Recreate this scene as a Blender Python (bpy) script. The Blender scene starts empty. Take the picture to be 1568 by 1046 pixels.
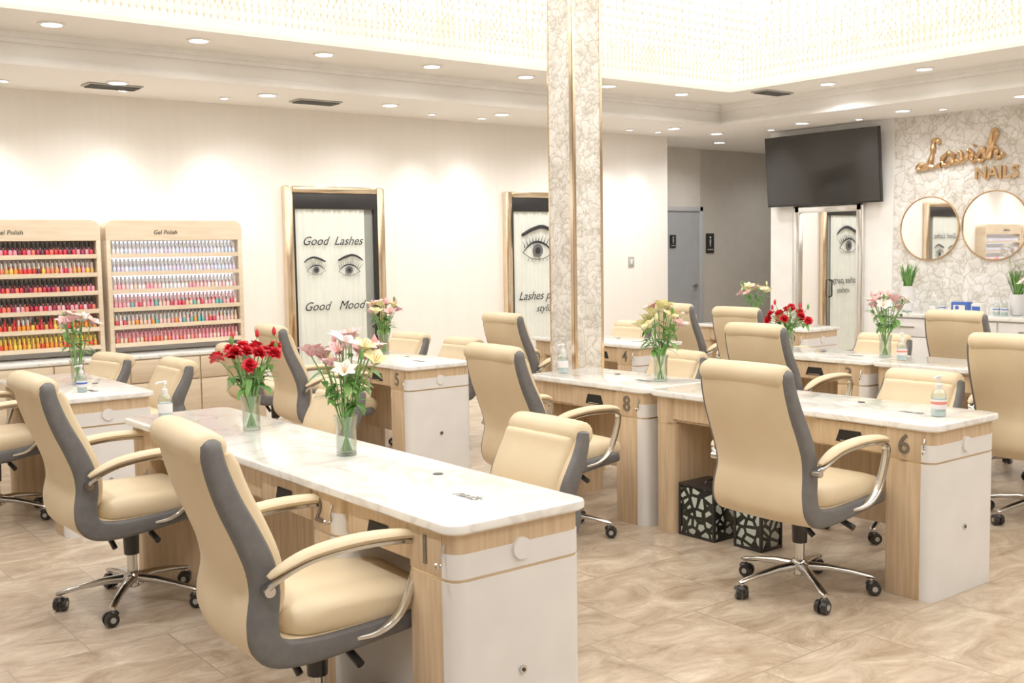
import bpy, bmesh, math, random
from mathutils import Vector, Matrix
random.seed(7)
S = bpy.context.scene
COL = S.collection
try:
    S.view_settings.view_transform = 'Standard'
    S.view_settings.gamma = 1.12
    S.view_settings.exposure = .45
except Exception: pass

# ------------------------------------------------------------------ materials
def M(name, col, rough=.5, metal=0, col2=None, scale=6, stretch=(1,1,1), bump=0, emis=0, ecol=None, coat=0, detail=3, contrast=(.35,.65), spec=None):
    m = bpy.data.materials.new(name); m.use_nodes = True
    nt = m.node_tree; b = nt.nodes['Principled BSDF']
    b.inputs['Roughness'].default_value = rough
    b.inputs['Metallic'].default_value = metal
    b.inputs['Coat Weight'].default_value = coat
    b.inputs['Coat Roughness'].default_value = .08
    if spec is not None: b.inputs['Specular IOR Level'].default_value = spec
    if col2 is None: col2 = tuple(c*.95 for c in col)
    tc = nt.nodes.new('ShaderNodeTexCoord'); mp = nt.nodes.new('ShaderNodeMapping')
    mp.inputs['Scale'].default_value = stretch
    n = nt.nodes.new('ShaderNodeTexNoise'); n.inputs['Scale'].default_value = scale; n.inputs['Detail'].default_value = detail
    r = nt.nodes.new('ShaderNodeValToRGB')
    r.color_ramp.elements[0].position = contrast[0]; r.color_ramp.elements[1].position = contrast[1]
    r.color_ramp.elements[0].color = (*col2, 1); r.color_ramp.elements[1].color = (*col, 1)
    L = nt.links.new
    L(tc.outputs['Object'], mp.inputs[0]); L(mp.outputs[0], n.inputs['Vector']); L(n.outputs['Fac'], r.inputs[0])
    L(r.outputs[0], b.inputs['Base Color'])
    if bump:
        bp = nt.nodes.new('ShaderNodeBump'); bp.inputs['Strength'].default_value = bump; bp.inputs['Distance'].default_value = .01
        L(n.outputs['Fac'], bp.inputs['Height']); L(bp.outputs[0], b.inputs['Normal'])
    if emis:
        b.inputs['Emission Strength'].default_value = emis
        b.inputs['Emission Color'].default_value = (*(ecol or col), 1)
    return m

m_wall = M('wall_cream', (.91,.88,.84), .6, col2=(.895,.862,.815), scale=3, stretch=(6,6,.35), detail=5)
m_ceil = M('ceiling_white', (.93,.915,.89), .6, col2=(.925,.91,.885))
m_trim = M('trim_white', (.93,.925,.915), .4)
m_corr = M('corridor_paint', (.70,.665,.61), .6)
m_corr_shade = M('corridor_painted_shade', (.58,.55,.50), .6)  # greyer colour paints in the dimness of the poorly lit corridor walls
m_greydoor = M('door_grey', (.38,.40,.43), .5)
m_doorframe = M('door_frame_grey', (.48,.49,.51), .4)
m_wood = M('light_oak', (.68,.52,.35), .42, col2=(.54,.39,.245), scale=5, stretch=(9,9,.6), detail=6)
m_woodh = M('display_ash', (.72,.60,.45), .45, col2=(.65,.52,.37), scale=4, stretch=(1,4,9), detail=5)
m_white = M('white_laminate', (.80,.80,.825), .35)
m_gold = M('polished_gold', (.85,.70,.52), .12, 1, col2=(.79,.63,.45))
m_goldm = M('satin_copper_gold', (.72,.49,.28), .3, 1, col2=(.63,.41,.22))
m_goldd = M('satin_champagne', (.66,.56,.43), .3, 1, col2=(.62,.52,.39))
m_chrome = M('chrome', (.62,.62,.62), .13, 1)
m_silver = M('silver_frame', (.75,.75,.75), .15, 1)
m_cream = M('cream_leather', (.745,.62,.43), .42, col2=(.71,.58,.39), scale=5, bump=.03)
m_grey = M('grey_leather', (.135,.135,.142), .45, col2=(.115,.115,.12), scale=30)
m_num = M('numeral_bronze', (.16,.13,.10), .4)
m_black = M('black_plastic', (.015,.015,.017), .35)
m_holeshade = M('painted_recess_shade', (.010,.009,.008), .8)
m_screen = M('tv_screen', (.014,.012,.012), .2, spec=.4, col2=(.014,.012,.012), coat=.4)
m_mirror = M('mirror', (.90,.90,.90), .02, 1, col2=(.90,.90,.90))
m_ink = M('black_ink', (.015,.015,.02), .5)
m_curtain = M('sheer_curtain', (.88,.89,.87), .7)
m_darkglass = M('dark_glass', (.34,.35,.34), .15)
m_green = M('leaf_green', (.16,.37,.08), .5, col2=(.09,.25,.05), scale=20)
m_stem = M('stem_green', (.22,.43,.13), .5)
m_red = M('petal_red', (.78,.02,.045), .5, col2=(.58,.012,.025), scale=30)
m_pink = M('petal_pink', (.85,.43,.50), .5, col2=(.85,.60,.61), scale=30)
m_yel = M('petal_cream_yellow', (.83,.78,.36), .5, col2=(.86,.84,.58), scale=30)
m_whitep = M('petal_white', (.84,.81,.77), .5)
m_stamen = M('stamen_orange', (.7,.35,.05), .6)
m_lamp = M('lamp_glow', (1,1,1), .5, emis=12, ecol=(1,.98,.94))
m_blue = M('blue_label', (.05,.13,.5), .4)
m_redlabel = M('red_label', (.8,.25,.2), .4)
m_vent = M('vent_grey', (.42,.41,.39), .5)
m_glow = M('shelf_led', (.9,.93,1), .5, emis=.6, ecol=(.84,.91,1))

def glassmat(name, tint=(.95,.98,.96), k=.7, base=.07):
    m = bpy.data.materials.new(name); m.use_nodes = True; nt = m.node_tree
    for n in list(nt.nodes): nt.nodes.remove(n)
    o = nt.nodes.new('ShaderNodeOutputMaterial'); t = nt.nodes.new('ShaderNodeBsdfTransparent'); g = nt.nodes.new('ShaderNodeBsdfGlossy')
    t.inputs[0].default_value = (*tint,1); g.inputs['Roughness'].default_value = .03
    lw = nt.nodes.new('ShaderNodeLayerWeight'); lw.inputs[0].default_value = .35
    ma = nt.nodes.new('ShaderNodeMath'); ma.operation = 'MULTIPLY_ADD'; ma.inputs[1].default_value = k; ma.inputs[2].default_value = base
    x = nt.nodes.new('ShaderNodeMixShader'); L = nt.links.new
    L(lw.outputs['Facing'], ma.inputs[0]); L(ma.outputs[0], x.inputs[0]); L(t.outputs[0], x.inputs[1]); L(g.outputs[0], x.inputs[2]); L(x.outputs[0], o.inputs[0])
    return m
m_glass = glassmat('clear_glass',(.91,.96,.93))
m_paneglass = glassmat('door_pane_glass', (.99,1,.99), .10, .01)

def marble():
    m = M('white_quartz', (.88,.88,.875), .12, coat=.3)
    nt = m.node_tree; L = nt.links.new; b = nt.nodes['Principled BSDF']
    tc = nt.nodes.new('ShaderNodeTexCoord'); n = nt.nodes.new('ShaderNodeTexNoise'); n.inputs['Scale'].default_value = 2.6; n.inputs['Detail'].default_value = 8; n.inputs['Distortion'].default_value = 1.2
    r = nt.nodes.new('ShaderNodeValToRGB'); e = r.color_ramp.elements
    e[0].position=.46; e[0].color=(.85,.85,.845,1); e[1].position=.54; e[1].color=(.85,.85,.845,1)
    x = e.new(.5); x.color=(.70,.68,.66,1)
    L(tc.outputs['Object'], n.inputs['Vector']); L(n.outputs['Fac'], r.inputs[0]); L(r.outputs[0], b.inputs['Base Color'])
    return m
m_marble = marble()

def stone(name, scale, edge, lo, rough=.35):
    m = bpy.data.materials.new(name); m.use_nodes = True; nt = m.node_tree; L = nt.links.new; b = nt.nodes['Principled BSDF']
    tc = nt.nodes.new('ShaderNodeTexCoord')
    nz = nt.nodes.new('ShaderNodeTexNoise'); nz.inputs['Scale'].default_value = scale*.8; nz.inputs['Detail'].default_value = 4
    ad = nt.nodes.new('ShaderNodeMixRGB'); ad.blend_type='ADD'; ad.inputs[0].default_value=.22
    v = nt.nodes.new('ShaderNodeTexVoronoi'); v.feature='DISTANCE_TO_EDGE'; v.inputs['Scale'].default_value=scale
    r = nt.nodes.new('ShaderNodeValToRGB'); e=r.color_ramp.elements
    e[0].position=0; e[0].color=(*edge,1); e[1].position=.09; e[1].color=(.85,.84,.825,1)
    r2 = nt.nodes.new('ShaderNodeValToRGB'); r2.color_ramp.elements[0].position=.38; r2.color_ramp.elements[0].color=(*lo,1); r2.color_ramp.elements[1].position=.6; r2.color_ramp.elements[1].color=(1,1,1,1)
    mu = nt.nodes.new('ShaderNodeMixRGB'); mu.blend_type='MULTIPLY'; mu.inputs[0].default_value=.9
    L(tc.outputs['Object'], nz.inputs['Vector']); L(tc.outputs['Object'], ad.inputs[1]); L(nz.outputs['Color'], ad.inputs[2])
    L(ad.outputs[0], v.inputs['Vector']); L(v.outputs['Distance'], r.inputs[0]); L(nz.outputs['Fac'], r2.inputs[0])
    L(r.outputs[0], mu.inputs[1]); L(r2.outputs[0], mu.inputs[2]); L(mu.outputs[0], b.inputs['Base Color'])
    bp = nt.nodes.new('ShaderNodeBump'); bp.inputs['Strength'].default_value=.4; bp.inputs['Distance'].default_value=.02
    L(v.outputs['Distance'], bp.inputs['Height']); L(bp.outputs[0], b.inputs['Normal'])
    b.inputs['Roughness'].default_value=rough
    return m
m_stone = stone('marble_chip_wall', 9, (.60,.565,.51), (.80,.775,.735))
m_stonec = stone('marble_chip_column', 12, (.58,.55,.51), (.80,.78,.75))

def floor_mat():
    m = bpy.data.materials.new('travertine_tile'); m.use_nodes=True; nt=m.node_tree; L=nt.links.new; b=nt.nodes['Principled BSDF']
    tc=nt.nodes.new('ShaderNodeTexCoord')
    br=nt.nodes.new('ShaderNodeTexBrick'); br.offset=.5; br.inputs['Scale'].default_value=1; br.inputs['Brick Width'].default_value=.6; br.inputs['Row Height'].default_value=.6
    br.inputs['Mortar Size'].default_value=.0035; br.inputs['Mortar Smooth'].default_value=.2
    br.inputs['Color1'].default_value=(.0,.0,.0,1); br.inputs['Color2'].default_value=(1,1,1,1); br.inputs['Mortar'].default_value=(.5,.5,.5,1)
    ad=nt.nodes.new('ShaderNodeMixRGB'); ad.blend_type='ADD'; ad.inputs[0].default_value=5
    mp=nt.nodes.new('ShaderNodeMapping'); mp.inputs['Scale'].default_value=(1,1.8,1); mp.inputs['Rotation'].default_value=(0,0,.5)
    n=nt.nodes.new('ShaderNodeTexNoise'); n.inputs['Scale'].default_value=3.6; n.inputs['Detail'].default_value=11; n.inputs['Roughness'].default_value=.72; n.inputs['Distortion'].default_value=.8
    r=nt.nodes.new('ShaderNodeValToRGB'); e=r.color_ramp.elements
    e[0].position=.33; e[0].color=(.30,.215,.145,1); e[1].position=.67; e[1].color=(.66,.565,.45,1)
    x=e.new(.45); x.color=(.43,.335,.245,1); x=e.new(.54); x.color=(.52,.425,.325,1)
    mx=nt.nodes.new('ShaderNodeMixRGB'); mx.inputs[2].default_value=(.34,.275,.21,1)
    L(tc.outputs['Object'],br.inputs['Vector']); L(tc.outputs['Object'],mp.inputs[0]); L(mp.outputs[0],ad.inputs[1]); L(br.outputs['Color'],ad.inputs[2])
    L(ad.outputs[0],n.inputs['Vector']); L(n.outputs['Fac'],r.inputs[0]); L(r.outputs[0],mx.inputs[1]); L(br.outputs['Fac'],mx.inputs[0]); L(mx.outputs[0],b.inputs['Base Color'])
    b.inputs['Roughness'].default_value=.3
    return m
m_floor=floor_mat()

def crystal_ceiling():
    m=bpy.data.materials.new('crystal_ceiling_glow'); m.use_nodes=True; nt=m.node_tree; L=nt.links.new; b=nt.nodes['Principled BSDF']
    tc=nt.nodes.new('ShaderNodeTexCoord'); v=nt.nodes.new('ShaderNodeTexVoronoi'); v.inputs['Scale'].default_value=9
    r=nt.nodes.new('ShaderNodeValToRGB'); r.color_ramp.elements[0].color=(1.0,.98,.94,1); r.color_ramp.elements[1].color=(.30,.265,.20,1); r.color_ramp.elements[0].position=.25; r.color_ramp.elements[1].position=.68
    L(tc.outputs['Object'],v.inputs['Vector']); L(v.outputs['Distance'],r.inputs[0]); L(r.outputs[0],b.inputs['Emission Color'])
    b.inputs['Emission Strength'].default_value=2.6; b.inputs['Base Color'].default_value=(.6,.55,.46,1)
    return m
m_cryst=crystal_ceiling()
m_strand=M('crystal_strand',(.78,.71,.58),.2,0,col2=(.62,.55,.42),coat=.6,emis=.12,ecol=(1,.92,.76))

def crate_mat():
    m=bpy.data.materials.new('floral_lattice_plastic'); m.use_nodes=True; nt=m.node_tree; L=nt.links.new; b=nt.nodes['Principled BSDF']
    tc=nt.nodes.new('ShaderNodeTexCoord'); v=nt.nodes.new('ShaderNodeTexVoronoi'); v.inputs['Scale'].default_value=19; v.feature='DISTANCE_TO_EDGE'
    r=nt.nodes.new('ShaderNodeValToRGB'); e=r.color_ramp.elements
    e[0].color=(.008,.012,.010,1); e[0].position=.15; e[1].position=.17; e[1].color=(.50,.57,.53,1)
    L(tc.outputs['Object'],v.inputs['Vector']); L(v.outputs['Distance'],r.inputs[0]); L(r.outputs[0],b.inputs['Base Color'])
    b.inputs['Roughness'].default_value=.25
    return m
m_vbox=crate_mat()

# ------------------------------------------------------------------ mesh builder
def rr(x0,x1,y0,y1,r,seg=5):
    o=[]
    for cx,cy,a in ((x1-r,y0+r,-90),(x1-r,y1-r,0),(x0+r,y1-r,90),(x0+r,y0+r,180)):
        for i in range(seg+1):
            t=math.radians(a+90*i/seg); o.append((cx+r*math.cos(t),cy+r*math.sin(t)))
    return o
def crom(pts,n=6):
    P=[Vector(p) for p in pts]; P=[P[0]*2-P[1]]+P+[P[-1]*2-P[-2]]; o=[]
    for i in range(1,len(P)-2):
        a,b,c,d=P[i-1:i+3]
        for k in range(n):
            t=k/n
            o.append(.5*((2*b)+(c-a)*t+(2*a-5*b+4*c-d)*t*t+(3*b-a-3*c+d)*t**3))
    o.append(P[-2].copy()); return o
class MB:
    def __init__(s): s.v=[];s.f=[];s.m=[];s.mats=[]
    def mi(s,m):
        if m not in s.mats: s.mats.append(m)
        return s.mats.index(m)
    def add(s,vs,fs,mat,mtx=None):
        o=len(s.v)
        for p in vs:
            p=Vector(p)
            if mtx is not None: p=mtx@p
            s.v.append(p[:])
        if isinstance(mat,list): s.m+= [s.mi(x) for x in mat]
        else: s.m+=[s.mi(mat)]*len(fs)
        for f in fs: s.f.append([i+o for i in f])
    def box(s,c,sz,mat,bev=0,seg=2,mtx=None):
        bm=bmesh.new(); bmesh.ops.create_cube(bm,size=1)
        for v in bm.verts: v.co=Vector((v.co.x*sz[0],v.co.y*sz[1],v.co.z*sz[2]))
        if bev: bmesh.ops.bevel(bm,geom=bm.edges[:],offset=bev,segments=seg,affect='EDGES',profile=.5)
        bm.verts.index_update()
        s.add([v.co+Vector(c) for v in bm.verts],[[v.index for v in f.verts] for f in bm.faces],mat,mtx); bm.free()
    def b2(s,x0,x1,y0,y1,z0,z1,mat,bev=0): s.box(((x0+x1)/2,(y0+y1)/2,(z0+z1)/2),(x1-x0,y1-y0,z1-z0),mat,bev)
    def loft(s,rings,mat,cap=True,fn=None,mtx=None):
        n=len(rings[0]); vs=[p for r in rings for p in r]; fs=[];ms=[]
        for i in range(len(rings)-1):
            for j in range(n):
                k=(j+1)%n; fs.append([i*n+j,i*n+k,(i+1)*n+k,(i+1)*n+j]); ms.append(fn(i,j) if fn else mat)
        if cap:
            fs.append(list(range(n))[::-1]); ms.append(mat); fs.append([(len(rings)-1)*n+j for j in range(n)]); ms.append(mat)
        s.add(vs,fs,ms,mtx)
    def tube(s,pts,r,mat,seg=8,cap=True,flat=1,mtx=None):
        P=[Vector(p) for p in pts]; rings=[]; up=None
        for i,p in enumerate(P):
            t=(P[min(i+1,len(P)-1)]-P[max(i-1,0)])
            if t.length<1e-9: t=Vector((0,0,1))
            t.normalize()
            if up is None: up=Vector((0,0,1)) if abs(t.z)<.9 else Vector((1,0,0))
            a=up-t*up.dot(t)
            if a.length<1e-4: a=t.orthogonal()
            a.normalize(); up=a; b=t.cross(a)
            rad=r[i] if isinstance(r,(list,tuple)) else r
            rings.append([p+a*rad*math.cos(2*math.pi*k/seg)+b*rad*flat*math.sin(2*math.pi*k/seg) for k in range(seg)])
        s.loft(rings,mat,cap,mtx=mtx)
    def cyl(s,p0,p1,r0,mat,r1=None,seg=16,mtx=None): s.tube([p0,p1],[r0,r0 if r1 is None else r1],mat,seg,mtx=mtx)
    def lathe(s,prof,c,mat,seg=20,cap=True,mtx=None):
        s.loft([[(c[0]+r*math.cos(2*math.pi*k/seg),c[1]+r*math.sin(2*math.pi*k/seg),c[2]+z) for k in range(seg)] for r,z in prof],mat,cap,mtx=mtx)
    def prism(s,out,z0,z1,mat,bev=0,mtx=None):
        if not bev: s.loft([[(x,y,z) for x,y in out] for z in (z0,z1)],mat,mtx=mtx); return
        cx=sum(p[0] for p in out)/len(out); cy=sum(p[1] for p in out)/len(out)
        def ins(d):
            return [(x-math.copysign(min(d,abs(x-cx)),x-cx),y-math.copysign(min(d,abs(y-cy)),y-cy)) for x,y in out]
        rs=[]
        for d,z in ((bev,z0),(0,z0+bev),(0,z1-bev),(bev*.3,z1-bev*.3),(bev,z1)): rs.append([(x,y,z) for x,y in ins(d)])
        s.loft(rs,mat,mtx=mtx)
    def strip(s,o,d,up,ln,w,curl,mat,n=5,cup=.25):
        o=Vector(o); d=Vector(d).normalized(); side=d.cross(Vector(up))
        if side.length<1e-3: side=d.orthogonal()
        side.normalize(); nn=side.cross(d).normalized(); vs=[];fs=[]
        for i in range(n+1):
            t=i/n; ww=w*math.sin(math.pi*min(1,.1+.9*t))**.8 if t<1 else .0005
            c=o+d*ln*(t-.25*abs(curl)*t*t)+nn*ln*curl*t*t
            vs+=[c-side*ww+nn*ww*cup,c,c+side*ww+nn*ww*cup]
        for i in range(n):
            a=3*i; fs+=[[a,a+1,a+4,a+3],[a+1,a+2,a+5,a+4]]
        s.add(vs,fs,mat)
    def mesh(s,me,mtx,mat): s.add([v.co for v in me.vertices],[list(p.vertices) for p in me.polygons],mat,mtx)
    def data(s,name,ang=38):
        me=bpy.data.meshes.new(name); me.from_pydata(s.v,[],s.f)
        for m in s.mats: me.materials.append(m)
        me.polygons.foreach_set('material_index',s.m)
        bm=bmesh.new(); bm.from_mesh(me); bmesh.ops.recalc_face_normals(bm,faces=bm.faces[:]); bm.to_mesh(me); bm.free()
        me.polygons.foreach_set('use_smooth',[True]*len(me.polygons))
        try: me.set_sharp_from_angle(angle=math.radians(ang))
        except Exception: pass
        me.update(); return me
    def build(s,name,loc=(0,0,0),rot=0,ang=38): return place(s.data(name,ang),name,loc,rot)
def place(me,name,loc=(0,0,0),rot=0):
    ob=bpy.data.objects.new(name,me); ob.location=loc; ob.rotation_euler=(0,0,math.radians(rot)); COL.objects.link(ob); return ob
def txt(body,size,ext=.002,shear=0,off=0):
    cu=bpy.data.curves.new('t','FONT'); cu.body=body; cu.size=size; cu.extrude=ext; cu.shear=shear; cu.align_x='CENTER'; cu.align_y='CENTER'; cu.resolution_u=3; cu.offset=off
    ob=bpy.data.objects.new('t',cu); COL.objects.link(ob); dg=bpy.context.evaluated_depsgraph_get(); dg.update()
    me=bpy.data.meshes.new_from_object(ob.evaluated_get(dg)); bpy.data.objects.remove(ob); return me
def FX(x,y,z): # facing -X
    return Matrix(((0,0,-1,x),(-1,0,0,y),(0,1,0,z),(0,0,0,1)))
def FY(x,y,z): # facing -Y
    return Matrix(((1,0,0,x),(0,0,-1,y),(0,1,0,z),(0,0,0,1)))

# ------------------------------------------------------------------ room shell
XR,YB,ZC=10.35,9.1,2.84
XW,YS=-2.5,-2.5
def boxobj(name,x0,x1,y0,y1,z0,z1,mat):
    mb=MB(); mb.b2(x0,x1,y0,y1,z0,z1,mat); return mb.build(name)
boxobj('floor',XW-.1,13.6,YS-.1,10.1,-.1,0,m_floor)
boxobj('wall_back',XW-.1,9.55,YB,YB+.12,0,3.5,m_wall)
boxobj('wall_left',XW-.1,XW,YS,YB,0,3.5,m_wall)
boxobj('wall_front',XW-.1,XR+.15,YS-.1,YS,0,3.5,m_wall)
boxobj('wall_right_stone',XR,XR+.15,YS,6.56,0,3.5,m_stone)
boxobj('wall_right_tv',XR-.02,XR+.15,6.56,8.17,0,3.5,m_trim)
mb=MB(); mb.b2(9.43,9.55,YB+.12,9.95,0,3,m_corr); mb.b2(9.43,11.08,9.95,10.07,0,3,m_corr); mb.b2(11.08,13.6,10.0,10.1,0,3,m_corr_shade)
mb.b2(13.5,13.6,8.0,10.0,0,3,m_corr_shade); mb.b2(XR+.15,13.5,8.05,8.17,0,3,m_corr_shade); mb.build('wall_corridor')
T1=dict(x0=.2,x1=9.17,y0=-1.6,y1=7.95); T2=dict(x0=.9,x1=8.45,y0=-.9,y1=7.2)
ZU,ZT=3.05,3.36
mb=MB()
def ring(mb,a,ox0,ox1,oy0,oy1,z0,z1,mat):
    mb.b2(ox0,ox1,a['y1'],oy1,z0,z1,mat); mb.b2(ox0,ox1,oy0,a['y0'],z0,z1,mat)
    mb.b2(ox0,a['x0'],a['y0'],a['y1'],z0,z1,mat); mb.b2(a['x1'],ox1,a['y0'],a['y1'],z0,z1,mat)
ring(mb,T1,XW,XR,YS,YB,ZC,ZU,m_ceil); ring(mb,T2,XW,XR,YS,YB,ZU,ZT,m_ceil)
mb.b2(9.4,13.6,7.9,10.1,ZC,ZC+.1,m_ceil)
mb.b2(XW,XR,YS,YB,ZT,ZT+.06,m_cryst); mb.build('ceiling')
def mould(name,a,z,specs):
    mb=MB()
    for d,z0,z1 in specs:
        x0,x1,y0,y1=a['x0'],a['x1'],a['y0'],a['y1']
        mb.b2(x0,x1,y1-d,y1,z+z0,z+z1,m_trim); mb.b2(x0,x1,y0,y0+d,z+z0,z+z1,m_trim)
        mb.b2(x0,x0+d,y0+d,y1-d,z+z0,z+z1,m_trim); mb.b2(x1-d,x1,y0+d,y1-d,z+z0,z+z1,m_trim)
    mb.build(name)
mould('trim_1',T1,ZC,((.05,-.012,.02),(.03,.02,.045),(.07,.17,.21),(.04,.14,.17)))
mould('trim_2',T2,ZU,((.05,-.012,.02),(.03,.02,.05),(.015,.05,.08)))
mb=MB(); mb.b2(4.1,9.55,YB-.015,YB-.001,0,.1,m_trim); mb.build('baseboard_back')
for x,y,z in ((2.82,8.57,ZC),(4.56,8.53,ZC),(8.8,6.95,ZU)):
    mb=MB(); mb.box((0,0,-.006),(.42,.2,.012),m_vent,.003)
    for k in range(7): mb.box((0,-.075+.025*k,-.016),(.38,.006,.012),m_grey)
    mb.build('ceiling_vent',(x,y,z))
mb=MB()
for k,(zb,sp) in enumerate(((3.10,.05),(3.11,.05),(3.12,.06),(3.12,.07),(3.12,.08))):
    x1=8.3-.42*k; y1=7.05-.42*k; x0=1.15+.3*k; y0=-.6+.3*k
    pts=[]
    n=int((x1-x0)/sp); pts+=[(x0+i*sp,y1) for i in range(n+1)]
    n=int((y1-y0)/sp); pts+=[(x1,y0+i*sp) for i in range(n)]
    for x,y in pts:
        z=ZT
        while z>zb:
            h=.065; w=.011
            mb.add([(x,y,z),(x-w,y,z-h*.5),(x,y-w,z-h*.5),(x+w,y,z-h*.5),(x,y+w,z-h*.5),(x,y,z-h)],[[0,1,2],[0,2,3],[0,3,4],[0,4,1],[5,2,1],[5,3,2],[5,4,3],[5,1,4]],m_strand)
            z-=h
mb.build('crystal_chandelier',ang=5)

cx0,cx1,cy0,cy1=4.75,5.0,5.37,5.62
mb=MB(); mb.b2(cx0,cx1,cy0,cy1,0,ZT-.01,m_stonec)
for x,y in ((cx0,cy0),(cx1,cy0),(cx0,cy1),(cx1,cy1)):
    sx=1 if x==cx0 else -1; sy=1 if y==cy0 else -1
    mb.b2(min(x-.005*sx,x+.016*sx),max(x-.005*sx,x+.016*sx),y-.005,y+.005,0,ZT-.01,m_gold)
    if (x,y)!=(cx0,cy1): mb.b2(x-.005,x+.005,min(y,y+.035*sy),max(y,y+.035*sy),0,ZT-.01,m_gold)
mb.build('marble_column')

# ------------------------------------------------------------------ downlights
mb=MB(); mb.lathe([(.085,0),(.085,-.008),(.066,-.012),(.062,-.004)],(0,0,0),m_trim,24,cap=False); mb.lathe([(.0,-.005),(.063,-.005)],(0,0,0),m_lamp,24,cap=False)
dl=mb.data('recessed_downlight')
mb=MB(); mb.lathe([(.045,0),(.045,-.01),(.034,-.012),(.032,-.004)],(0,0,0),m_trim,20,cap=False); mb.lathe([(.0,-.005),(.033,-.005)],(0,0,0),m_lamp,20,cap=False)
dls=mb.data('wall_washer_downlight')
def spot(loc,target,w,ang,blend,col=(1,.975,.94),r=.05):
    l=bpy.data.lights.new('downlight_lamp','SPOT'); l.energy=w; l.spot_size=math.radians(ang); l.spot_blend=blend; l.color=col; l.shadow_soft_size=r
    o=bpy.data.objects.new('downlight_lamp',l); o.location=loc; d=Vector(target)-Vector(loc); o.rotation_euler=d.to_track_quat('-Z','Y').to_euler(); COL.objects.link(o)
lamps=[]
for x in (1.6,2.8,4.03,5.22,6.49,7.7,8.9): lamps.append((x,8.38,ZC,.65))
for k in range(8): lamps.append((1.1+k,7.52,ZU,0))
for k in range(7): lamps.append((8.8,6.3-k*1.0,ZU,.6 if k%3==0 else 0))
for k,y in enumerate((8.5,7.3,6.1,4.9,3.7,2.5)): lamps.append((9.75,y,ZC,.45 if k%2==0 else 0))
lamps+=[(10.6,9.2,ZC,.45),(12.3,9.1,ZC,.4)]  # corridor downlights added to brighten the dark corridor
for k in range(4): lamps+=[(.5,.5+k*2,ZU,.9)]
for x,y,z,s in lamps:
    place(dl,'recessed_downlight',(x,y,z))
    if s: spot((x,y,z-.03),(x,y,0),60*s,150,1.0)
for x in (1.2,2.07,2.95,3.8,5.9,6.5,8.55,9.0):
    place(dls,'wall_washer_downlight',(x,8.72,ZC))
    spot((x,8.72,ZC-.02),(x,8.95,1.7),17,70,1.0,r=.03)
for y in (7.9,6.75,5.8,4.6):
    place(dls,'wall_washer_downlight',(9.98,y,ZC)); spot((9.98,y,ZC-.02),(10.15,y,1.7),14 if y>6.5 else 5,80,1.0,r=.03)

# ------------------------------------------------------------------ chairs
def roundsec(hw,th,r,ny=6,nc=4):
    o=[];kind=[]
    r=min(r,th*.49)
    for i in range(ny): o.append((-hw+r+(2*hw-2*r)*i/ny,th/2)); kind.append('o')
    for i in range(nc): a=math.pi/2-math.pi/2*i/nc; o.append((hw-r+r*math.cos(a),th/2-r+r*math.sin(a))); kind.append('s')
    for i in range(nc): a=-math.pi/2*i/nc; o.append((hw-r+r*math.cos(a),-th/2+r+r*math.sin(a))); kind.append('s')
    for i in range(ny): o.append((hw-r-(2*hw-2*r)*i/ny,-th/2)); kind.append('i')
    for i in range(nc): a=-math.pi/2-math.pi/2*i/nc; o.append((-hw+r+r*math.cos(a),-th/2+r+r*math.sin(a))); kind.append('s')
    for i in range(nc): a=math.pi-math.pi/2*i/nc; o.append((-hw+r+r*math.cos(a),th/2-r+r*math.sin(a))); kind.append('s')
    return o,kind
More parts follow.
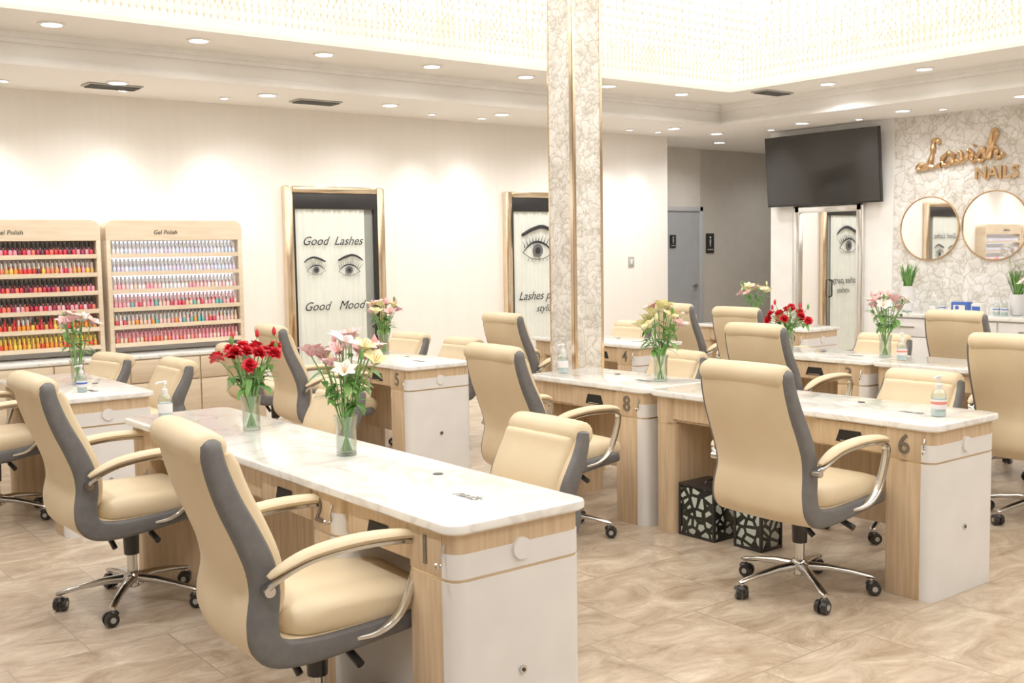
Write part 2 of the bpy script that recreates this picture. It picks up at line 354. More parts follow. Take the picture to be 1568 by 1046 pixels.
def chair_mesh(name,top=1.05,arms=True):
    mb=MB()
    sp=[(-.372,1.03),(-.362,.95),(-.33,.85),(-.285,.75),(-.25,.66),(-.238,.58),(-.25,.50),(-.245,.44),(-.205,.405),(-.11,.395),(.03,.405),(.17,.42),(.27,.428)]
    if top<1:
        k=(top-.02-.5)/(1.03-.5)
        sp=[(x if z<=.5 else -.25+(x+.25)*(k+.15),z if z<=.5 else .5+(z-.5)*k) for x,z in sp]
    path=crom([Vector((x,0,z)) for x,z in sp],4); N=len(path); rings=[]; kinds=None
    for i,p in enumerate(path):
        t=(path[min(i+1,N-1)]-path[max(i-1,0)]).normalized(); out=Vector((t.z,0,-t.x)); u=i/(N-1)
        hw=.228+.03*math.sin(min(1,u*1.7)*math.pi*.5) - .012*math.exp(-((u-.42)/.1)**2)
        th=.055+.035*math.sin(min(1,max(0,u)/.55)*math.pi/2)
        if u>.62: th=.09-.04*(u-.62)/.38
        if i==0: hw-=.02; th*=.6
        if i==N-1: hw-=.03; th*=.6
        sec,kinds=roundsec(hw,th,.02)
        bul=.022*(1 if u<.6 else .3)
        ring_=[]
        for (y,o),kd in zip(sec,kinds):
            o2=o+(bul*(1-(y/hw)**2) if kd=='o' else (-bul*.8*(1-(y/hw)**2) if kd=='i' else 0))
            ring_.append(p+out*o2+Vector((0,y,0)))
        rings.append(ring_)
    def fn(i,j):
        if kinds[j]=='s': return m_grey
        if kinds[j]=='o' and i/(N-1)>.70: return m_grey
        return m_cream
    mb.loft(rings,m_grey,True,fn)
    p0=path[1]; g=1.0 if top>1 else 1.2
    rr_=[]
    for y,k in ((-.215,.35),(-.21,.75),(-.195,.95),(-.15,1),(0,1.03),(.15,1),(.195,.95),(.21,.75),(.215,.35)):
        rr_.append([(p0.x-.004+.056*g*k*math.cos(a),y,p0.z-.012+.048*g*k*math.sin(a)) for a in [2*math.pi*q/18 for q in range(18)]])
    mb.loft(rr_,m_cream)
    rin=[]
    idx=list(range(3,int(N*.52)))
    for q,i in enumerate(idx):
        p=path[i]; t=(path[i+1]-path[i-1]).normalized(); out=Vector((t.z,0,-t.x)); e=min(1,min(q,len(idx)-1-q)/2+.3)
        sec,_=roundsec(.205,.05*e+.01,.024,8)
        rin.append([p-out*(.04)+out*o-(out*(.018*(1-(y/.205)**2)-(.010 if abs(y)<.01 else 0)) if o<0 else Vector((0,0,0)))+Vector((0,y,0)) for y,o in sec])
    mb.loft(rin,m_cream)
    rs=[]
    for z,ins in ((.43,.02),(.445,.004),(.475,0),(.50,.006),(.517,.025),(.524,.06),(.527,.12)):
        rs.append([(x,y,z - (.02*max(0,(x-.12)/.2)**2)) for x,y in rr(-.19+ins,.32-ins,-.24+ins,.24-ins,max(.02,.085-ins*.5),5)])
    mb.loft(rs,m_cream)
    if arms:
        for sy in (-1,1):
            y=.285*sy
            ap=crom([(-.25,sy*.262,.60),(-.225,y,.632),(-.13,y,.668),(0,y,.684),(.13,y,.682),(.20,y,.668),(.212,y,.63),(.185,y,.54),(.145,y*.98,.46),(.08,y*.93,.415),(-.0,y*.8,.40)],4)
            rg=[]
            for i,p in enumerate(ap):
                t=(ap[min(i+1,len(ap)-1)]-ap[max(i-1,0)]).normalized(); sd=Vector((0,1,0)); nn=t.cross(sd).normalized()
                rg.append([p+sd*a*.019+nn*b*.007 for a,b in ((-1,-.6),(-.8,-1),(.8,-1),(1,-.6),(1,.6),(.8,1),(-.8,1),(-1,.6))])
            mb.loft(rg,m_chrome)
            pad=ap[3:22]; rg=[]
            for i,p in enumerate(pad):
                t=(pad[min(i+1,len(pad)-1)]-pad[max(i-1,0)]).normalized(); nn=Vector((-t.z,0,t.x)).normalized()
                e=math.sin(math.pi*min(1,max(.02,(i+.25)/(len(pad)-.5))))**.35
                rg.append([p+nn*(.020+.017*e*math.sin(a))+Vector((0,.032*e*math.cos(a),0)) for a in [2*math.pi*q/12 for q in range(12)]])
            mb.loft(rg,m_cream)
            mb.cyl((-.245,sy*.24,.60),(-.245,sy*.285,.60),.016,m_chrome,seg=12)
    mb.box((-.02,0,.365),(.24,.15,.045),m_black,.012); mb.cyl((0,0,.22),(0,0,.35),.032,m_black,.036,16)
    mb.cyl((0,0,.11),(0,0,.24),.022,m_chrome,seg=16); mb.tube([(.02,-.07,.355),(.02,-.2,.35),(.03,-.24,.33)],.007,m_chrome); mb.cyl((.02,-.2,.35),(.03,-.255,.325),.013,m_black)
    mb.tube([(-.1,-.05,.36),(-.13,-.12,.34),(-.12,-.16,.30)],.012,m_black)
    mb.lathe([(.03,.075),(.045,.085),(.045,.125),(.03,.145)],(0,0,0),m_chrome,20)
    for k in range(5):
        a=math.radians(72*k+20); d=Vector((math.cos(a),math.sin(a),0)); sd=Vector((-d.y,d.x,0)); rg=[]
        for r,z,w,h in ((.03,.115,.026,.02),(.12,.112,.02,.016),(.22,.098,.017,.012),(.30,.082,.016,.010),(.315,.078,.01,.006)):
            c=d*r+Vector((0,0,z)); rg.append([c+sd*w*math.cos(q)+Vector((0,0,h*math.sin(q))) for q in [2*math.pi*i/10 for i in range(10)]])
        mb.loft(rg,m_chrome)
        c=d*.30; b=a+math.radians(40+60*k); ax=Vector((math.cos(b),math.sin(b),0)); fw=Vector((-ax.y,ax.x,0))
        mb.cyl(c+Vector((0,0,.045)),c+Vector((0,0,.085)),.009,m_chrome,seg=10)
        c2=c+fw*.012
        for s_ in (-1,1): mb.cyl(c2+ax*.006*s_+Vector((0,0,.031)),c2+ax*.026*s_+Vector((0,0,.031)),.031,m_black,.027,18)
        mb.cyl(c2+ax*-.029+Vector((0,0,.031)),c2+ax*.029+Vector((0,0,.031)),.012,m_vent,seg=12)
        mb.lathe([(.02,.044),(.024,.052),(.015,.064)],c,m_black,14)
    return mb.data(name,50)
tall=chair_mesh('office_chair'); low=chair_mesh('client_chair',.82,False)
for x,y,r in ((1.51,2.93,-5),(1.53,4.68,0),(1.44,6.75,5),(3.85,2.88,0),(3.65,4.32,-2),(3.57,6.68,-6),(5.38,6.5,0),(5.84,2.78,0),(5.66,4.3,0),(7.0,5.6,4),(7.55,4.05,0),(7.15,6.4,0)):
    place(tall,'office_chair',(x,y,0),r)
for x,y,r in ((2.50,3.38,180),(2.5,5.12,176),(2.33,7.05,180),(2.15,7.75,190),(3.75,7.85,0),(4.62,6.95,180),(4.66,7.75,185),(5.0,4.98,180),(5.02,3.2,180),(7.05,4.75,180),(7.0,3.4,180),(6.85,7.3,180)):
    place(low,'client_chair',(x,y,0),r)

# ------------------------------------------------------------------ tables
def table(name,x0,x1,y0,y1,stations,far_ped=True):
    mb=MB(); w=x1-x0; L=y1-y0; h=w/2
    mb.prism(rr(-h,h,0,L,.05,6),.732,.762,m_marble,.006)
    for k,(sy,num) in enumerate(stations):
        a=h-.018
        mb.prism(rr(-a,a,sy+.02,sy+.12,.045,5),0,.590,m_white)
        mb.prism(rr(-a+.003,a-.003,sy+.023,sy+.12,.043,5),.590,.600,m_goldd)
        mb.prism(rr(-a,a,sy+.02,sy+.12,.045,5),.600,.672,m_white)
        mb.prism(rr(-a+.002,a-.002,sy+.022,sy+.12,.044,5),.672,.733,m_wood)
        d=.24 if k==0 else .2
        mb.b2(-a-.001,a+.001,sy+.075,sy+d,0,.590,m_wood,.003); mb.b2(-a+.003,a-.003,sy+.075,sy+d-.002,.590,.598,m_goldd); mb.b2(-a-.001,a+.001,sy+.075,sy+d,.598,.733,m_wood,.003)
        if k==0:
            mb.cyl((0,sy+.022,.655),(0,sy+.010,.655),.032,m_white,seg=28)
            mb.cyl((0.0,sy+.022,.29),(0.0,sy+.014,.29),.013,m_chrome,seg=16); mb.cyl((0,sy+.016,.29),(0,sy+.012,.29),.006,m_black,seg=10)
        mb.mesh(txt(num,.12,.002,0,.0012),FX(-a-.004,sy+.155,.663),m_num)
        hk=crom([(-a-.002,sy+.06,.70),(-a-.012,sy+.058,.67),(-a-.012,sy+.055,.648),(-a-.03,sy+.05,.640),(-a-.04,sy+.045,.655)],4); mb.tube(hk,.004,m_chrome,6)
    for sx in (-1,1):
        xx=sx*(h-.045); mb.b2(min(xx,xx-.02*sx),max(xx,xx-.02*sx),.2,L-.03,.615,.733,m_wood)
    mb.b2(-h+.06,h-.06,.2,L-.05,.60,.62,m_wood)
    mb.b2(h*.35,h*.35+.02,.2,L-.05,.2,.60,m_wood)
    mb.b2(-h+.06,h-.06,L-.05,L-.03,.615,.733,m_wood)
    for sy,num in stations:
        yc=sy+.43; xf=-h+.045
        mb.b2(xf-.016,xf,yc-.19,yc+.19,.612,.724,m_wood,.003)
        mb.add([(xf-.0185,yc-.075,.635),(xf-.0185,yc+.075,.635),(xf-.0185,yc+.055,.690),(xf-.0185,yc-.055,.690)],[[0,1,2,3]],m_holeshade)  # flat black patch paints the shade inside the drawer pull cutout
        mb.b2(xf-.028,xf-.014,yc-.045,yc+.045,.640,.645,m_chrome,.001)
    if far_ped:
        a=h-.03
        mb.prism(rr(-a,a,L-.16,L-.02,.05,5),0,.733,m_wood)
        mb.prism(rr(-a-.002,a+.002,L-.162,L-.018,.05,5),.590,.598,m_goldd)
    for sy,num in stations:
        mb.lathe([(.018,.7615),(.018,.764),(.010,.764)],(.12,sy+.62,0),m_black,18)
    me=txt('nails',.07,.0004,.3); mb.mesh(me,Matrix.Translation((.0,.28,.7628))@Matrix.Rotation(math.radians(-90),4,'Z'),m_grey)
    mb.build(name,((x0+x1)/2,y0,0),ang=32)
table('manicure_table',1.65,2.17,2.39,5.10,[(0,'1'),(.64,'2')])
table('manicure_table',4.10,4.65,2.39,4.06,[(0,'6')])
table('manicure_table',4.10,4.65,4.08,5.10,[(0,'8')])
table('manicure_table',1.60,2.13,5.97,7.30,[(0,'0')])
table('manicure_table',3.80,4.35,5.97,7.25,[(0,'5')])
table('manicure_table',6.10,6.64,2.40,4.02,[(0,'1')])
table('manicure_table',6.10,6.64,4.04,5.1,[(0,'3')])
table('manicure_table',5.92,6.46,5.97,7.3,[(0,'4')])
table('manicure_table',8.05,8.6,5.97,7.3,[(0,'9')])

# ------------------------------------------------------------------ flowers
def bouquet(loc,pal,seed,n=9,hgt=.40,spread=.13,kind='lily',vh=.15):
    R=random.Random(seed); mb=MB()
    mb.lathe([(.002,.004),(.037,.004),(.039,.05),(.037,vh*.7),(.045,vh)],(0,0,0),m_glass,24,cap=False)
    mb.lathe([(.0,.012),(.033,.012),(.035,.05),(.034,vh*.7),(.042,vh)],(0,0,0),m_glass,24,cap=False)
    mb.lathe([(.0,0),(.038,0),(.038,.012),(0,.012)],(0,0,0),m_glass,24,cap=False)
    for i in range(n):
        a=2*math.pi*i*.618+R.uniform(-.3,.3); rad=spread*math.sqrt((i+.5)/n)*R.uniform(.85,1.1); z=hgt*R.uniform(.84,1.0)-rad*.6
        head=Vector((rad*math.cos(a),rad*math.sin(a),z))
        b=Vector((-.02*math.cos(a),-.02*math.sin(a),.015)); nk=Vector((.026*math.cos(a),.026*math.sin(a),vh))
        mb.tube(crom([b,nk,(nk+head)/2+Vector((0,0,.02)),head],5),.003,m_stem,6)
        up=(head-nk).normalized(); up=(up+Vector((0,0,.2))+Vector((R.uniform(-.5,.5),R.uniform(-.5,.5),0))).normalized()
        mat=pal[i%len(pal)]; e1=up.orthogonal().normalized(); e2=up.cross(e1)
        if kind=='lily':
            sc=R.uniform(.85,1.1)
            for k in range(6):
                q=2*math.pi*k/6+R.uniform(-.1,.1); rd=e1*math.cos(q)+e2*math.sin(q)
                mb.strip(head,rd*.6+up*.9,up,.070*sc,.023*sc,-.4,mat)
            for k in range(4):
                q=2*math.pi*k/4; mb.tube([head,head+up*.045+(e1*math.cos(q)+e2*math.sin(q))*.012],.0012,m_stamen,4)
        else:
            for lay,(cnt,el,ln) in enumerate(((10,.0,.038),(9,.6,.038),(7,1.5,.034),(5,3,.028))):
                for k in range(cnt):
                    q=2*math.pi*k/cnt+lay*.4+R.uniform(-.15,.15); rd=e1*math.cos(q)+e2*math.sin(q)
                    mb.strip(head,rd+up*el,up,ln,.015,.25*R.uniform(-1,1),mat,4,.5)
        for k in range(4):
            q=R.uniform(0,6.28); p=nk.lerp(head,R.uniform(.15,.8)); d=Vector((math.cos(q),math.sin(q),R.uniform(-.2,.9)))
            mb.strip(p,d,(0,0,1),R.uniform(.05,.11),.014,-.5,m_green)
    for k in range(5):
        q=R.uniform(0,6.28); h=Vector((spread*.8*math.cos(q),spread*.8*math.sin(q),hgt*R.uniform(.8,.98))); mb.tube(crom([(0,0,vh),h*.6+Vector((0,0,.05)),h],4),.002,m_stem,5)
        mb.lathe([(.001,-.018),(.009,-.006),(.009,.01),(.001,.026)],h,m_green if k%2 else pal[0],8)
    mb.build('flower_vase',loc,ang=60)
TZ=.7625
bouquet((1.97,3.53,TZ),[m_pink,m_pink,m_whitep,m_yel],1,15,.47,.15)
bouquet((1.95,4.32,TZ),[m_red],2,15,.43,.15,'carn')
bouquet((1.89,6.6,TZ),[m_pink,m_whitep],3,9,.44,.10)
bouquet((4.17,6.86,TZ),[m_pink,m_yel],4,11,.42,.12)
bouquet((4.42,4.27,TZ),[m_yel,m_yel,m_pink],5,14,.44,.15)
bouquet((6.35,4.86,TZ),[m_red],6,13,.36,.17,'carn')
bouquet((6.42,4.12,TZ),[m_pink,m_whitep],7,12,.44,.13)
bouquet((8.3,6.75,TZ),[m_yel,m_pink],8,11,.42,.16)
bouquet((9.85,4.75,.828),[m_pink,m_whitep],9,12,.46,.18)

m_gel=M('sanitizer_gel',(.58,.72,.78),.2)
def bottle(loc,lab=None,s=1.0,body=None):
    mb=MB(); body=body or m_glass
    mb.lathe([(.0,0),(.030,0),(.032,.006),(.032,.095),(.026,.112),(.012,.122),(.012,.13)],(0,0,0),body,22,cap=False)
    mb.lathe([(.0,.004),(.029,.004),(.029,.08),(0,.08)],(0,0,0),m_gel,20,cap=False)
    mb.lathe([(.033,.034),(.0335,.035),(.0335,.076),(.033,.077)],(0,0,0),m_white,22,cap=False)
    if lab: mb.lathe([(.0338,.055),(.0342,.056),(.0342,.066),(.0338,.067)],(0,0,0),lab,22,cap=False)
    mb.lathe([(.014,.122),(.014,.142),(.006,.146),(.004,.165),(.012,.168),(.012,.178),(.004,.182)],(0,0,0),m_white,16)
    mb.tube([(0,0,.175),(-.03,0,.175),(-.04,0,.168)],.0045,m_white,8)
    ob=mb.build('sanitizer_pump_bottle',loc); ob.scale=(s,)*3
bottle((4.36,2.53,TZ),m_redlabel); bottle((4.3,4.98,TZ)); bottle((1.78,4.88,TZ)); bottle((1.80,6.22,TZ),m_blue,.85); bottle((6.3,3.92,TZ),m_redlabel)

def bin_(loc,w,d,h):
    mb=MB(); mb.box((0,0,h/2),(w,d,h-.004),m_vbox,.006)
    for sx in (-1,1):
        for sy in (-1,1): mb.box((sx*(w/2-.004),sy*(d/2-.004),h/2),(.016,.016,h),m_black,.003)
    mb.box((0,0,h+.004),(w+.008,d+.008,.014),m_black,.003); mb.box((0,0,.008),(w+.006,d+.006,.016),m_black,.003)
    mb.tube([(-.05,0,h+.008),(-.04,0,h+.025),(.04,0,h+.025),(.05,0,h+.008)],.005,m_black,6)
    mb.build('floral_storage_crate',loc)
bin_((4.27,3.76,0),.23,.24,.27); bin_((4.27,3.45,0),.16,.17,.2)

# ------------------------------------------------------------------ polish racks and cabinet
cap_k=M('cap_black',(.03,.03,.03),.3); cap_w=M('cap_white',(.82,.82,.85),.3)
def C(n,*c): return M(n,c,.25,coat=.5)
reds=[C('polish_red',.7,.03,.06),C('polish_wine',.38,.02,.08),C('polish_coral',.86,.2,.13),C('polish_pink',.85,.3,.4),C('polish_dark',.14,.03,.06)]
oran=[C('polish_orange',.88,.32,.05),C('polish_yellow',.88,.64,.1),C('polish_red2',.78,.07,.04),C('polish_amber',.7,.38,.1)]
whi=[C('polish_white',.82,.82,.88),C('polish_ice',.62,.71,.88),C('polish_lilac',.68,.62,.83)]
pnk=[C('polish_blush',.88,.56,.6),C('polish_rose',.85,.35,.45),C('polish_nude',.8,.58,.46),C('polish_teal',.12,.48,.48),C('polish_crimson',.68,.07,.12)]
def rack(x0,x1,rows,label,seed,led):
    R=random.Random(seed); mb=MB(); w=x1-x0; zb,zt=.722,1.815; D=.17
    o=[(0,zb),(w,zb)]+[(w-.07+.07*math.cos(math.radians(a)),zt-.07+.07*math.sin(math.radians(a))) for a in range(0,91,15)]+[(.07+.07*math.cos(math.radians(a)),zt-.07+.07*math.sin(math.radians(a))) for a in range(90,181,15)]
    mb.loft([[(x,y,z) for x,z in o] for y in (-.03,0)],m_woodh)
    mb.b2(0,.035,-D,-.03,zb,zt-.16,m_woodh,.004); mb.b2(w-.035,w,-D,-.03,zb,zt-.16,m_woodh,.004)
    oh=[(0,zt-.165),(w,zt-.165)]+o[2:]
    mb.loft([[(x,y,z) for x,z in oh] for y in (-D,-.03)],m_woodh)
    mb.mesh(txt(label,.05,.001,.2),FY(w*.42,-D-.002,zt-.10),m_ink)
    if led: mb.b2(.035,w-.035,-.036,-.03,1.1,zt-.17,m_glow)
    mb.b2(.035,w-.035,-.034,-.03,zb,1.1 if led else zt-.17,m_white)
    for i,(pal,cap) in enumerate(rows):
        z=1.525-i*.147
        mb.b2(.035,w-.035,-D+.01,-.03,z-.012,z,m_woodh); mb.b2(.035,w-.035,-D,-D+.01,z-.018,z+.016,m_woodh)
        k=32
        for row,yy in enumerate((-.135,-.085)):
            for j in range(k):
                x=.05+(w-.1)*(j+.5)/k; m=R.choice(pal); h=.056; zz=z+row*.018; rb=.0145
                mb.loft([[(x+rb*s_*math.cos(q),yy+rb*s_*math.sin(q),zz+hh) for q in [math.pi/4+math.pi/3*u for u in range(6)]] for s_,hh in ((.9,0),(1,.008),(1,h-.01),(.6,h))],m)
                c=cap if cap else R.choice([cap_k,cap_w,m])
                mb.loft([[(x+.0085*s_*math.cos(q),yy+.0085*s_*math.sin(q),zz+hh) for q in [math.pi/3*u for u in range(6)]] for s_,hh in ((1,h),(.8,h+.044))],c)
    mb.build('nail_polish_rack',(x0,YB-.003,0),ang=40)
rack(1.60,2.785,[(reds,cap_k),(reds+oran,cap_w),(reds,cap_k),(reds[:3]+pnk[:2],cap_k),(oran+reds[:1],None),(oran,oran[1])],'Gel Polish',1,False)
rack(2.83,4.0,[(whi,cap_w),(whi,cap_w),(whi[:1]+pnk[:3],cap_w),(pnk,pnk[0]),(pnk+oran[:1],cap_w),(pnk[:3]+reds[2:4],pnk[1])],'Gel Polish',2,True)
mb=MB(); X0,X1,Y0=-1.2,4.05,8.66
mb.b2(X0,X1,Y0,YB-.002,.08,.69,m_woodh); mb.b2(X0+.03,X1-.03,Y0+.04,YB-.002,0,.08,m_woodh); mb.b2(X0-.01,X1+.015,Y0-.02,YB-.002,.69,.718,m_marble,.004)
k=9; dw=(X1-X0)/k
for i in range(k):
    a=X0+dw*i+.006; b=a+dw-.012
    mb.b2(a,b,Y0-.018,Y0,.50,.68,m_woodh,.003); mb.b2(a,b,Y0-.018,Y0,.09,.49,m_woodh,.003)
    for z in (.59,.42): mb.lathe([(.004,0),(.012,.008),(.012,.016),(.002,.018)],(0,0,0),m_chrome,12,mtx=FY((a+b)/2,Y0-.018,z))
mb.build('storage_cabinet')

# ------------------------------------------------------------------ lash room doors
def eye(mb,cx,cz,s,y,fl=1):
    def P(a,b): return (cx+fl*a*s,y,cz+b*s)
    mb.tube(crom([P(-1,-.05),P(-.5,.38),P(.05,.5),P(.6,.3),P(1.05,-.12)],6),[.006*s*10*t for t in [.25+.75*math.sin(math.pi*min(1,i/24)) for i in range(25)]],m_ink,6,flat=.4)
    mb.tube(crom([P(-1,-.05),P(-.4,-.35),P(.3,-.38),P(1.0,-.1)],5),.018*s,m_ink,5)
    mb.lathe([(.02*s,0),(.34*s,0),(.34*s,.002),(.02*s,.002)],(0,0,0),m_grey,22,mtx=FY(cx,y+.002,cz+.05*s))
    mb.lathe([(.001*s,0),(.17*s,0),(.17*s,.003),(.001,.003)],(0,0,0),m_ink,18,mtx=FY(cx,y,cz+.05*s))
    for i in range(11):
        t=i/10; bx=-.85+1.8*t; bz=.5*math.sin(math.pi*(.12+.78*t))
        mb.tube(crom([P(bx,bz),P(bx+(.25*(t-.35)),bz+.22),P(bx+.55*(t-.35),bz+.36)],3),[.03*s*q/6 for q in (6,5,4,3,2,1.5,1)],m_ink,4)
    for i in range(7):
        t=i/6; bx=-.6+1.4*t; mb.tube([P(bx,-.33),P(bx+.2*(t-.4),-.5)],.012*s,m_ink,4)
    br=crom([P(-1.0,.85),P(-.4,1.12),P(.3,1.28),P(.9,1.1),P(1.35,.78)],5)
    mb.tube(br,[.1*s*(.35+.65*math.sin(math.pi*min(1,.25+.72*i/20)))*(1 if i<20 else .2) for i in range(len(br))],m_ink,6)
def lashdoor(x0,w,kind):
    mb=MB(); zt=2.14; fw=.085
    for a,b,c,d in ((0,fw,0,zt),(w-fw,w,0,zt)): mb.b2(a,b,-.07,-.001,c,d,m_gold,.012)
    mb.b2(fw,w-fw,-.07,-.001,zt-.065,zt,m_gold,.012)
    mb.b2(fw,w-fw,-.02,-.002,0,zt-.065,m_darkglass)
    mb.b2(fw,w-fw,-.058,-.02,zt-.21,zt-.065,m_black,.003)
    mb.b2(fw,fw+.022,-.056,-.02,0,zt-.2,m_black); mb.b2(w-fw-.03,w-fw,-.056,-.02,0,zt-.2,m_black)
    xa,xb=fw+.022,w-fw-.13; n=90; vs=[];fs=[]
    for i in range(n+1):
        x=xa+(xb-xa)*i/n; yy=-.036+.006*math.sin(i*.9)+.004*math.sin(i*.37)
        vs+=[(x,yy,.02),(x,yy,zt-.21)]
    for i in range(n): fs.append([2*i,2*i+1,2*i+3,2*i+2])
    mb.add(vs,fs,m_curtain)
    mb.b2(fw+.03,w-fw-.03,-.052,-.049,.02,zt-.21,m_paneglass)
    yg=-.0535
    if kind==1:
        mb.mesh(txt('Good  Lashes',.115,.0005,.4),FY(w*.46,yg,1.63),m_ink); mb.mesh(txt('Good   Mood',.115,.0005,.4),FY(w*.46,yg,1.02),m_ink)
        eye(mb,.31,1.36,.095,yg,-1); eye(mb,.66,1.35,.115,yg,1)
    else:
        eye(mb,.44,1.50,.21,yg,1); mb.mesh(txt('Lashes party',.13,.0005,.4),FY(w*.46,yg,1.02),m_ink); mb.mesh(txt('stylists',.11,.0005,.4),FY(w*.52,yg,.88),m_ink)
    xh=w-fw-.07; mb.tube(crom([(xh,-.055,.80),(xh,-.10,.82),(xh,-.10,.92),(xh,-.10,1.02),(xh,-.055,1.04)],4),.012,m_black,8)
    mb.build('door_%d'%kind,(x0,YB-.002,0))
lashdoor(4.475,1.06,1); lashdoor(7.03,1.06,2)

mb=MB(); a,b=10.34,11.02
mb.b2(a,b,-.03,-.002,0,2.0,m_greydoor); mb.b2(a-.06,a,-.05,-.002,0,2.06,m_doorframe,.004); mb.b2(b,b+.06,-.05,-.002,0,2.06,m_doorframe,.004); mb.b2(a-.06,b+.06,-.05,-.002,2.0,2.06,m_doorframe,.004)
mb.cyl((b-.08,-.03,1.0),(b-.08,-.05,1.0),.03,m_chrome); mb.tube([(b-.08,-.05,1.0),(b-.08,-.08,1.0),(b-.19,-.085,1.0)],.01,m_chrome)
mb.build('door_3',(0,9.948,0))
def rsign(x,y,z,w,h):
    mb=MB(); mb.box((0,-.006,0),(w,.01,h),m_black,.003)
    mb.cyl((0,-.011,h*.30),(0,-.013,h*.30),w*.09,m_trim,seg=14); mb.box((0,-.012,h*.10),(w*.2,.002,h*.2),m_vent); mb.box((0,-.012,-h*.08),(w*.12,.002,h*.16),m_vent)
    mb.box((0,-.012,-h*.32),(w*.7,.002,h*.06),m_vent)
    mb.build('restroom_sign',(x,y,z))
rsign(10.50,9.915,1.60,.11,.17); rsign(11.32,9.995,1.57,.16,.27)
mb=MB(); mb.box((0,-.005,0),(.09,.01,.12),m_vent,.003); mb.box((0,-.012,0),(.03,.006,.06),m_white,.002); mb.build('light_switch',(8.93,YB,1.36))

# ------------------------------------------------------------------ right wall
XF=XR-.02
mb=MB(); mtx=Matrix.Rotation(math.radians(-5),4,'Y')
mb.box((-.02,0,0),(.045,1.50,.80),m_black,.006,mtx=mtx); mb.box((-.044,0,.005),(.004,1.478,.772),m_screen,mtx=mtx)
mb.box((.045,0,0),(.09,.35,.3),m_black,.005); mb.build('wall_television',(XF-.1,7.38,2.37))
mb=MB(); y0,y1,z1=6.91,7.80,1.95
mb.b2(-.012,-.001,y0,y1,.0,z1,m_mirror)
for a,b in ((y0-.02,y0+.07),(y1-.07,y1+.02)): mb.b2(-.05,-.001,a,b,0,z1+.02,m_silver,.01)
mb.b2(-.05,-.001,y0,y1,z1-.06,z1+.02,m_silver,.01); mb.build('wall_mirror_panel',(XF,0,0))
for y,z,r in ((6.14,1.673,.33),(5.44,1.686,.345)):
    mb=MB(); mx=Matrix(((0,0,-1,0),(-1,0,0,0),(0,1,0,0),(0,0,0,1)))
    mb.lathe([(.001,0),(r-.01,0),(r-.01,.012),(.001,.012)],(0,0,0),m_mirror,56,mtx=mx)
    mb.lathe([(r-.008,0),(r+.002,0),(r+.002,.02),(r-.008,.02),(r-.008,0)],(0,0,0),m_goldm,56,cap=False,mtx=mx); mb.build('round_wall_mirror',(XR-.001,y,z))
mb=MB()
st=[[(1.0,1.75),(.85,2.15),(.62,2.0),(.55,1.4),(.4,.6),(.1,.1),(-.35,-.02),(-.5,.18),(-.1,.32),(.5,.05),(1.05,.1)],
[(1.85,.8),(1.5,.95),(1.15,.5),(1.25,.1),(1.6,.2),(1.9,.85),(1.8,.3),(1.95,.1),(2.2,.35)],
[(2.2,.75),(2.35,.85),(2.4,.15),(2.7,.45),(2.85,.9),(3.05,.75)],
[(3.1,.85),(3.02,.3),(3.15,.08),(3.4,.35)],[(3.4,.35),(3.75,1.0),(3.78,.6),(3.85,.25),(3.6,.03),(3.4,.18)],
[(3.85,.1),(4.35,1.2),(4.6,2.0),(4.4,2.15),(4.2,1.4),(4.05,.1),(4.3,.8),(4.55,.85),(4.55,.3),(4.7,.1),(5.0,.35)],[(3.2,1.2),(3.28,1.3)]]
rt=Matrix.Rotation(math.radians(3),4,'Z')
for s_ in st:
    pts=[rt@Vector(((x-2.2)*.168,(y-.9)*.13,.02)) for x,y in s_]; c=crom(pts,6); n=len(c)
    mb.tube(c,[.018+.012*math.sin(i*.45)**2 for i in range(n)],m_goldm,8)
me=txt('NAILS',.17,.012,0,.003); mb.mesh(me,Matrix.Translation((.40,-.23,.02)),m_goldm)
ob=mb.build('wall_sign_letters'); ob.matrix_world=FX(XR,5.83,2.43)
mb=MB(); mb.b2(9.72,XR-.002,1.2,6.35,.08,.79,m_white); mb.b2(9.76,XR-.002,1.25,6.3,0,.08,m_woodh); mb.b2(9.68,XR-.002,1.17,6.38,.79,.825,m_marble,.005)
for i in range(8):
    a=1.2+i*.643; mb.b2(9.702,9.72,a+.01,a+.633,.60,.775,m_white,.004); mb.b2(9.702,9.72,a+.01,a+.633,.1,.59,m_white,.004); mb.b2(9.69,9.70,a+.2,a+.44,.69,.70,m_chrome)
mb.build('wash_counter')
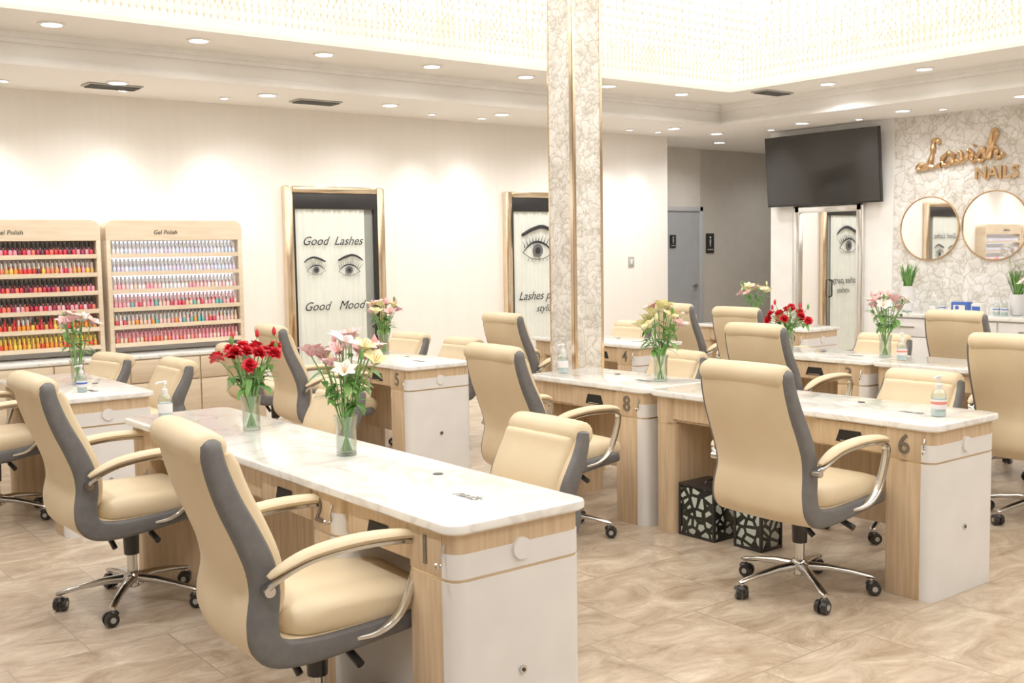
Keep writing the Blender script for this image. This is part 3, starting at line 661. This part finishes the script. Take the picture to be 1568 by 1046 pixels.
def grass(loc,ph,seed,fl=False):
    R=random.Random(seed); mb=MB(); mb.lathe([(.045,0),(.06,.01),(.07,ph*.6),(.055,ph),(.05,ph),(.045,ph-.03)],(0,0,0),m_white,24)
    for i in range(60):
        a=R.uniform(0,6.28); d=Vector((math.cos(a)*.35,math.sin(a)*.35,1)); mb.strip((R.uniform(-.03,.03),R.uniform(-.03,.03),ph-.02),d,(math.cos(a),math.sin(a),0),R.uniform(.18,.30),.009,R.uniform(-.1,.15),m_green,5,.2)
    if fl:
        for p in ((.0,.11,ph+.42),(-.04,-.04,ph+.30),(0,.02,ph+.2)):
            for i in range(60):
                v=Vector((R.gauss(0,1),R.gauss(0,1),R.gauss(0,1))).normalized(); mb.strip(Vector(p)+v*.04,v,v.orthogonal(),.026,.018,0,m_whitep,2,.4)
            mb.tube([(0,0,ph),p],.003,m_stem,5)
    mb.build('potted_plant',loc,ang=60)
grass((10.05,6.2,.826),.26,1); grass((10.05,5.05,.826),.2,2,True)
mb=MB(); mb.box((0,0,.06),(.1,.17,.12),m_blue,.004); mb.box((-.052,0,.065),(.004,.12,.05),m_whitep); mb.cyl((-.053,.02,.065),(-.056,.02,.065),.02,m_blue); mb.build('glove_box',(9.95,5.55,.826))
mb=MB(); mb.box((0,0,.055),(.1,.1,.11),m_whitep,.004); mb.box((-.051,0,.055),(.003,.08,.06),m_blue); mb.build('tissue_box',(9.9,5.35,.826))
for y in (5.85,5.75,5.2,5.12): bottle((9.95,y,.827),m_blue if y<5.8 else None,.95)

# ------------------------------------------------------------------ world + camera
w=bpy.data.worlds.new('w'); S.world=w; w.use_nodes=True; w.node_tree.nodes['Background'].inputs[0].default_value=(1,.98,.96,1); w.node_tree.nodes['Background'].inputs[1].default_value=.5
cam=bpy.data.cameras.new('camera'); cam.lens=37.81; cam.sensor_width=36; cam.clip_start=.05; co=bpy.data.objects.new('camera',cam); COL.objects.link(co)
yaw=math.radians(38.1); p=math.radians(4.86); ro=.016
Fh=Vector((math.sin(yaw),math.cos(yaw),0)); R=Vector((math.cos(yaw),-math.sin(yaw),0))
F=Fh*math.cos(p)+Vector((0,0,-math.sin(p))); U=Fh*math.sin(p)+Vector((0,0,math.cos(p)))
X=(R-ro*U).normalized(); Y=(U+ro*R).normalized(); Z=-F
mt=Matrix((( X.x,Y.x,Z.x,0),(X.y,Y.y,Z.y,0),(X.z,Y.z,Z.z,1.52),(0,0,0,1)))
co.matrix_world=mt; S.camera=co
